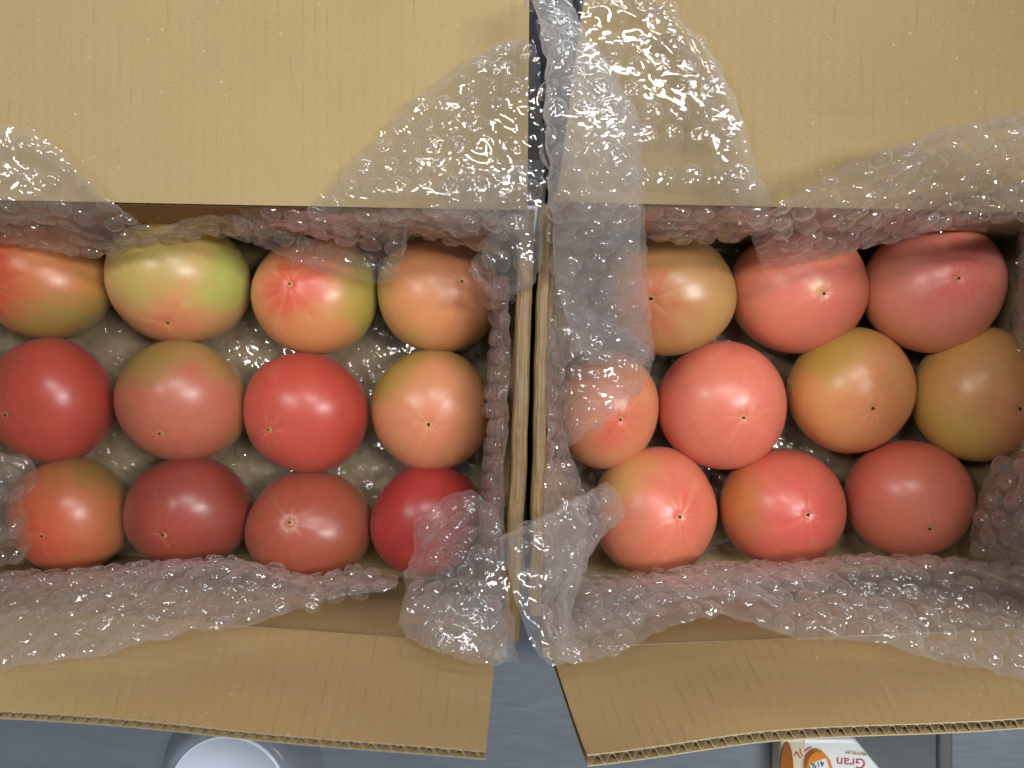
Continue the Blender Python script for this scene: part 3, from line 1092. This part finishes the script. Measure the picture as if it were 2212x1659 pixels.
wrap([[(902, 1114, .098), (960, 1084, .104), (1020, 1068, .108), (1058, 1088, .116), (1085, 1105, .126)],
      [(890, 1170, .108), (950, 1160, .122), (1015, 1155, .126), (1058, 1160, .132), (1092, 1180, .138)],
      [(884, 1230, .118), (945, 1235, .134), (1010, 1235, .140), (1060, 1235, .144), (1096, 1250, .146)],
      [(872, 1300, .142), (940, 1305, .154), (1008, 1305, .158), (1060, 1310, .156), (1102, 1325, .150)],
      [(866, 1350, .154), (935, 1368, .168), (1005, 1375, .172), (1062, 1380, .165), (1110, 1395, .148)],
      [(900, 1385, .160), (945, 1405, .170), (1005, 1425, .176), (1060, 1440, .172), (1112, 1428, .142)]],
     "bubble wrap lump over the near right corner of left box", seed=7, crumple=1.6, film=CLOUDY)
wrap([[(885, 1290, .138), (945, 1290, .145), (1010, 1290, .148), (1085, 1300, .146)],
      [(880, 1335, .145), (945, 1350, .155), (1010, 1355, .158), (1092, 1365, .148)],
      [(912, 1378, .150), (950, 1395, .158), (1008, 1412, .162), (1100, 1418, .140)]],
     "inner layer of the bubble wrap lump near the box corner gap", seed=32, crumple=1.8)
gx = [-60, 60, 180, 300, 420, 540, 660, 770, 860]
gy = [[1255, 1250, 1245, 1235, 1222, 1226, 1262, 1240, 1250], [1278, 1272, 1264, 1252, 1242, 1246, 1270, 1256, 1258],
      [1335, 1328, 1320, 1308, 1295, 1290, 1288, 1272, 1262], [1400, 1388, 1372, 1352, 1335, 1318, 1302, 1280, 1265],
      [1462, 1446, 1420, 1395, 1372, 1347, 1314, 1287, 1268]]
gz = [[.085] * 9, [.138, .136, .134, .130, .126, .122, .108, .100, .098], [.158, .155, .152, .148, .143, .136, .128, .118, .110],
      [.174, .171, .167, .162, .155, .147, .138, .128, .120], [.190, .188, .184, .178, .168, .155, .142, .130, .122]]
wrap([[(gx[i], gy[j][i], gz[j][i]) for i in range(9)] for j in range(5)],
     "long bubble wrap strip along the near edge of the left box", seed=8, crumple=1.2, film=CLOUDY)
wrap([[(-80, 980, .120), (-10, 982, .122), (52, 1000, .112)], [(-80, 1040, .130), (-10, 1045, .134), (64, 1030, .114)],
      [(-80, 1100, .132), (-10, 1100, .137), (28, 1085, .118)], [(-80, 1160, .130), (-10, 1160, .134), (70, 1150, .112)],
      [(-80, 1220, .120), (-10, 1222, .122), (46, 1212, .108)]],
     "small bubble wrap bulge at the left picture edge above the near row", seed=9, crumple=1.8)

wrap([[(520, 448, .132), (650, 452, .134), (780, 455, .133), (920, 459, .134), (1060, 464, .132)],
      [(520, 472, .105), (650, 474, .108), (780, 478, .106), (920, 482, .108), (1060, 486, .106)],
      [(520, 505, .060), (650, 507, .062), (780, 511, .060), (920, 514, .062), (1060, 518, .060)]],
     "bubble wrap lining the far wall of the left box under the torn strip", seed=41, crumple=.9)

# --- right box
wrap([[(1400, 448, .132), (1600, 452, .134), (1800, 458, .133), (2000, 464, .134), (2260, 472, .132)],
      [(1400, 472, .105), (1600, 476, .108), (1800, 482, .106), (2000, 488, .108), (2260, 494, .106)],
      [(1400, 506, .060), (1600, 509, .062), (1800, 514, .060), (2000, 518, .062), (2260, 524, .060)]],
     "bubble wrap lining the far wall of the right box behind the curtain", seed=42, crumple=.9)
wrap([[(1215, 540, .0125), (1450, 540, .012), (1700, 540, .0135), (1950, 545, .012), (2230, 545, .0125)],
      [(1215, 740, .012), (1450, 745, .0135), (1700, 745, .012), (1950, 745, .0135), (2230, 745, .012)],
      [(1215, 960, .0125), (1450, 960, .012), (1700, 960, .0135), (1950, 955, .012), (2230, 950, .0125)],
      [(1210, 1190, .012), (1450, 1190, .0125), (1700, 1185, .012), (1950, 1180, .0135), (2230, 1175, .012)]],
     "bubble wrap on the floor of the right box, glimpsed between tomatoes", crumple=0.7, seed=11, hide=under_tomato, clear_toms=False)
ty = [-30, 60, 150, 250, 340, 430, 520, 600, 690, 782]
tl = [1152, 1157, 1164, 1170, 1178, 1181, 1184, 1192, 1212, 1262]
tr = [1238, 1258, 1330, 1384, 1392, 1394, 1398, 1401, 1408, 1418]
tz = [.190, .200, .208, .212, .206, .192, .172, .150, .130, .108]
rowsT = []
for y, l, r, z in zip(ty, tl, tr, tz):
    d = .022 if z > .15 else .010
    rowsT.append([(r - 12, y + 8, z - d), ((l + r) / 2, y + 5, z - d - .003), (l + 18, y, z - d * .8), (l, y, z - d * .4),
                  (l + 16, y, z), ((l + r) / 2, y, z + .004), (r, y, z)])
wrap(rowsT, "tall folded tongue of bubble wrap standing up beside the box divide", seed=12, crumple=1.2, film=MILKY, face=0)
wrap([[(1198, 650, .126), (1265, 665, .132), (1335, 700, .132), (1412, 765, .112)],
      [(1192, 740, .118), (1262, 745, .127), (1338, 765, .125), (1408, 792, .110)],
      [(1190, 820, .114), (1258, 825, .124), (1330, 830, .124), (1396, 822, .113)],
      [(1190, 890, .110), (1248, 895, .121), (1310, 885, .122), (1356, 868, .117)],
      [(1196, 965, .102), (1226, 964, .110), (1265, 935, .115), (1312, 905, .116)]],
     "neat bubble wrap triangle stretched over the small peach tomato", seed=13, crumple=.45, dens=1.2, film=CLOUDY, rot=.35)
wrap([lin((1242, -25), (1390, -20), 7, .170, .166), lin((1256, 60), (1478, 60), 7, .166, .164), lin((1262, 150), (1542, 142), 7, .162, .162),
      lin((1285, 270), (1602, 270), 7, .156, .160), lin((1330, 360), (1634, 360), 7, .150, .157), lin((1370, 438), (1664, 440), 7, .145, .150),
      lin((1384, 478), (1645, 486), 7, .124, .130), lin((1394, 512), (1590, 522), 7, .100, .100)],
     "flat bubble wrap spread over the far flap of the right box", seed=14, crumple=.55, dens=.92)
wrap([[(1395, 0, .176), (1420, 10, .180), (1450, 30, .178)], [(1462, 85, .174), (1490, 85, .182), (1515, 100, .176)],
      [(1512, 170, .172), (1535, 170, .182), (1560, 180, .174)], [(1545, 280, .166), (1575, 278, .178), (1604, 280, .170)],
      [(1552, 370, .160), (1592, 368, .170), (1636, 366, .164)], [(1575, 450, .152), (1618, 445, .160), (1666, 440, .155)],
      [(1618, 500, .140), (1634, 492, .145), (1652, 480, .142)]],
     "folded back edge strip of the flat bubble wrap on the right flap", seed=15, crumple=.7)
wrap([[(1620, 480, .152), (1680, 440, .166), (1760, 395, .181), (1850, 340, .196), (1950, 300, .206), (2060, 262, .213), (2160, 238, .218), (2280, 212, .221)],
      [(1622, 502, .145), (1682, 468, .156), (1762, 435, .167), (1852, 393, .177), (1952, 358, .184), (2060, 326, .189), (2160, 304, .194), (2280, 284, .196)],
      [(1628, 525, .135), (1685, 500, .143), (1765, 475, .151), (1852, 445, .156), (1952, 415, .160), (2060, 388, .164), (2160, 368, .168), (2280, 352, .170)],
      [(1636, 550, .121), (1690, 537, .126), (1766, 517, .131), (1852, 492, .133), (1952, 465, .134), (2058, 442, .134), (2160, 424, .137), (2280, 412, .138)],
      [(1648, 574, .100), (1695, 572, .101), (1765, 558, .102), (1850, 535, .103), (1950, 513, .104), (2050, 492, .106), (2160, 480, .108), (2280, 470, .109)]],
     "wide bubble wrap curtain hanging over the far right corner of right box", seed=16, crumple=.9)
wrap([[(1960, 480, .150), (2060, 430, .158), (2160, 395, .165), (2280, 370, .170)],
      [(1975, 492, .142), (2065, 455, .148), (2162, 432, .154), (2280, 415, .158)],
      [(1990, 500, .130), (2070, 480, .133), (2165, 470, .136), (2280, 462, .138)]],
     "extra bubble wrap fold in front of the curtain at the right picture edge", seed=17, crumple=1.1)
wrap([[(2172, 470, .055), (2205, 470, .095), (2262, 470, .130)], [(2176, 600, .055), (2206, 600, .095), (2262, 600, .130)],
      [(2178, 740, .060), (2200, 740, .095), (2262, 740, .130)], [(2200, 860, .070), (2222, 860, .098), (2262, 860, .130)],
      [(2160, 1000, .055), (2205, 1000, .095), (2262, 1000, .130)], [(2135, 1120, .055), (2200, 1120, .095), (2262, 1120, .130)],
      [(2120, 1230, .060), (2190, 1230, .095), (2262, 1230, .130)]],
     "bubble wrap lining the right wall of the right box", seed=18, crumple=1.3)
wrap([[(2152, 985, .100), (2215, 992, .115), (2290, 1000, .130)], [(2128, 1045, .100), (2200, 1050, .120), (2290, 1050, .138)],
      [(2106, 1120, .098), (2190, 1120, .122), (2290, 1120, .140)], [(2092, 1200, .092), (2180, 1212, .115), (2290, 1218, .135)]],
     "bubble wrap bulge beside the near right tomato at the picture edge", seed=19, crumple=1.0)
rx_ = [1205, 1290, 1380, 1480, 1580, 1700, 1820, 1960, 2100, 2290]
ry_ = [[1232, 1240, 1250, 1240, 1226, 1226, 1216, 1210, 1216, 1232], [1266, 1264, 1264, 1250, 1240, 1238, 1230, 1228, 1240, 1262],
       [1340, 1326, 1306, 1290, 1280, 1285, 1296, 1310, 1330, 1358], [1395, 1382, 1354, 1320, 1308, 1336, 1346, 1365, 1396, 1428],
       [1438, 1430, 1397, 1353, 1340, 1382, 1390, 1412, 1446, 1494]]
rz_ = [[.075] * 10, [.112, .112, .112, .112, .112, .115, .118, .122, .128, .134], [.142, .140, .138, .136, .134, .138, .142, .146, .150, .154],
       [.160, .160, .156, .153, .150, .156, .160, .164, .170, .174], [.174, .173, .168, .164, .160, .170, .173, .178, .184, .190]]
wrap([[(rx_[i], ry_[j][i], rz_[j][i]) for i in range(10)] for j in range(5)],
     "long bubble wrap strip along the near edge of the right box", seed=20, crumple=1.1, film=CLOUDY)
wrap([[(1240, 1280, .110), (1380, 1262, .112), (1520, 1252, .114), (1660, 1240, .114), (1780, 1225, .108)],
      [(1260, 1320, .130), (1390, 1300, .130), (1520, 1275, .130), (1660, 1262, .130), (1790, 1245, .120)],
      [(1265, 1375, .150), (1400, 1340, .148), (1525, 1300, .145), (1665, 1285, .143), (1800, 1275, .135)]],
     "loose bubble wrap fold below the near row of the right box", seed=33, crumple=1.4)
wrap([[(1092, 1168, .152), (1170, 1125, .154), (1250, 1070, .134), (1300, 1048, .114)],
      [(1088, 1192, .158), (1175, 1165, .160), (1260, 1125, .140), (1332, 1108, .114)],
      [(1105, 1250, .162), (1170, 1240, .164), (1225, 1220, .148), (1265, 1195, .122)],
      [(1125, 1320, .167), (1170, 1320, .168), (1205, 1310, .154), (1235, 1300, .134)],
      [(1150, 1385, .172), (1180, 1390, .173), (1205, 1385, .163), (1240, 1375, .150)],
      [(1180, 1430, .174), (1195, 1438, .178), (1215, 1440, .176), (1252, 1437, .172)]],
     "crumpled bubble wrap lump over the near left corner of right box", seed=21, crumple=1.8, film=MILKY)
wrap([[(1176, 560, .130), (1196, 560, .100), (1236, 560, .060)], [(1174, 700, .130), (1192, 700, .100), (1230, 700, .060)],
      [(1170, 850, .130), (1188, 850, .100), (1218, 850, .060)], [(1167, 1000, .130), (1186, 1000, .100), (1240, 1000, .060)],
      [(1164, 1120, .130), (1190, 1120, .100), (1270, 1120, .055)], [(1162, 1260, .130), (1188, 1260, .100), (1250, 1260, .060)]],
     "bubble wrap strip lining the inside of the right box's left wall", seed=22, crumple=1.1)

# ------------------------------------------------------------------ things on the counter behind the near flaps
def lathe(name, prof, mat, parent, n=64, loc=(0, 0, 0)):
    vs, fs = [], []
    for (r, z) in prof:
        for s in range(n):
            a = 2 * math.pi * s / n
            vs.append((r * math.cos(a), r * math.sin(a), z))
    for p in range(len(prof) - 1):
        for s in range(n):
            s2 = (s + 1) % n
            fs.append((p * n + s, p * n + s2, (p + 1) * n + s2, (p + 1) * n + s))
    fs.append(tuple(range((len(prof) - 1) * n, len(prof) * n)))
    o = mesh_obj(name, vs, fs, mat, parent, True)
    o.location = loc
    return o


def text(name, s, size, loc, rot, mat, parent, thick=0.0003, bend=None):
    cu = bpy.data.curves.new(name, 'FONT')
    cu.body = s
    cu.size = size
    cu.align_x = 'CENTER'
    cu.align_y = 'CENTER'
    cu.extrude = thick / 2
    t = bpy.data.objects.new(name + "_tmp", cu)
    C.objects.link(t)
    dg = bpy.context.evaluated_depsgraph_get()
    me = bpy.data.meshes.new_from_object(t.evaluated_get(dg))
    me.name = name
    bpy.data.objects.remove(t)
    me.materials.clear()
    me.materials.append(mat)
    o = bpy.data.objects.new(name, me)
    C.objects.link(o)
    o.parent = parent
    o.location = loc
    o.rotation_euler = (0, 0, rot)
    return o


# plastic tub upside down on the counter
tub = empty("plastic_tub", P(500, 1705, 0.0))
tag(tub, "bluish translucent round plastic tub upside down behind the left box flap", "tub")
zt = 0.030
ctop = P(505, 1715, zt) - tub.location
rt = 134 * K * (HC - zt)
lathe("tub_body", [(rt * 1.36, 0.0), (rt * 1.35, 0.003), (rt * 1.12, zt - 0.006), (rt * 1.06, zt - 0.001), (rt * 0.97, zt)], PLASTIC, tub, loc=(ctop.x - .004, ctop.y, 0))
rim_ = lathe("base_ring", [(rt * 0.95, zt), (rt * 0.945, zt + .0022), (rt * 0.92, zt + .0022), (rt * 0.91, zt + 0.0004)], PRIM, tub, loc=(ctop.x - .004, ctop.y, 0.0002))
text("embossed_mark", "20", 0.007, (ctop.x + .006, ctop.y + .024, zt + .0001), 0.1, PLASTIC, tub, .0008)

# drink carton lying on its back
car = empty("juice_carton", P(1790, 1690, 0.0))
tag(car, "white juice carton with orange seal and upside-down red lettering behind right box", "carton")
zc_ = 0.020
off = Vector(car.location)
cpts = [P(1690, 1596, zc_), P(1848, 1596, zc_), P(1938, 1706, zc_), P(1938, 1866, zc_), P(1690, 1866, zc_)]
slab("carton_body", [(p.x, p.y) for p in cpts], 0.0, zc_, CWHITE, car, 0.003)
cream = [P(1686, 1594, zc_ + .0012), P(1742, 1594, zc_ + .0012), P(1764, 1866, zc_ + .0012), P(1686, 1866, zc_ + .0012)]
slab("cream_panel", [(p.x, p.y) for p in cream], 0.002, zc_ + .0012, CCREAM, car, 0.003)


def disc(name, cx, cy, rx, ry, z0, z1, mat, parent, n=40, rot=0.0):
    c = P(cx, cy, z1)
    kx = K * (HC - z1)
    pts = []
    for k in range(n):
        a = 2 * math.pi * k / n
        x, y = rx * kx * math.cos(a), ry * kx * math.sin(a)
        pts.append((c.x + x * math.cos(rot) - y * math.sin(rot), c.y + x * math.sin(rot) + y * math.cos(rot)))
    return slab(name, pts, z0, z1, mat, parent, 0.0)


disc("brown_oval", 1700, 1664, 14, 62, zc_, zc_ + .0018, BROWN, car)
disc("orange_seal", 1771, 1662, 27, 38, zc_, zc_ + .006, ORANGE, car, rot=.15)
lab = [P(1748, 1650, zc_ + .0066), P(1784, 1638, zc_ + .0066), P(1796, 1672, zc_ + .0066), P(1762, 1686, zc_ + .0066)]
slab("seal_label", [(p.x, p.y) for p in lab], zc_ + .0055, zc_ + .0066, CWHITE, car)


def ptext(name, s, px, py, z, hpx, rot, mat, parent):
    p = P(px, py, z) - Vector(parent.location)
    text(name, s, hpx * K * (HC - z) * 1.35, p, rot, mat, parent)


PI = math.pi
ptext("seal_percentage", "41%", 1766, 1651, zc_ + .0069, 13, PI - .30 + .5, NAVY, car)
ptext("seal_word", "果汁", 1776, 1668, zc_ + .0069, 12, PI + .22, NAVY, car)
ptext("premium_word", "PREMIUM", 1850, 1626, zc_ + .0003, 8.5, PI - .10, GOLD, car)
ptext("large_red_word", "Gran", 1838, 1647, zc_ + .0003, 23, PI - .06, RED, car)
ptext("red_script", "ール", 1735, 1622, zc_ + .0015, 17, PI + .55, RED, car)
ptext("black_word", "ス", 1870, 1672, zc_ + .0003, 24, PI, NAVY, car)

# dark plate and bright plate at the right
dark = [P(1800, 1470, .010), P(2052, 1470, .010), P(2052, 2000, .010), P(1800, 2000, .010)]
o = slab("stove_plate", [(p.x, p.y) for p in dark], 0.0, 0.010, SLATE, None, .001)
tag(o, "dark grey coated plate behind the right box near the juice carton", "plate")
tr_ = empty("metal_strip", P(2058, 1620, 0))
tag(tr_, "narrow dark metal strip beside the grey plate at lower right", "strip")
s1 = [P(2030, 1470, .014), P(2060, 1470, .014), P(2060, 2000, .014), P(2030, 2000, .014)]
slab("trim_bar", [(p.x, p.y) for p in s1], 0.0, 0.014, CHROME, tr_, .002)

# dark blue filler, added behind the boxes to darken the slit between far flaps
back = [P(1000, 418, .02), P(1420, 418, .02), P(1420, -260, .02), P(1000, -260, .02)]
o = slab("dark_filler", [(p.x, p.y) for p in back], 0.0, 0.02, DARKNAVY, None, .004)
tag(o, "added dark navy cloth glimpsed in the slit between the two far flaps", "filler")
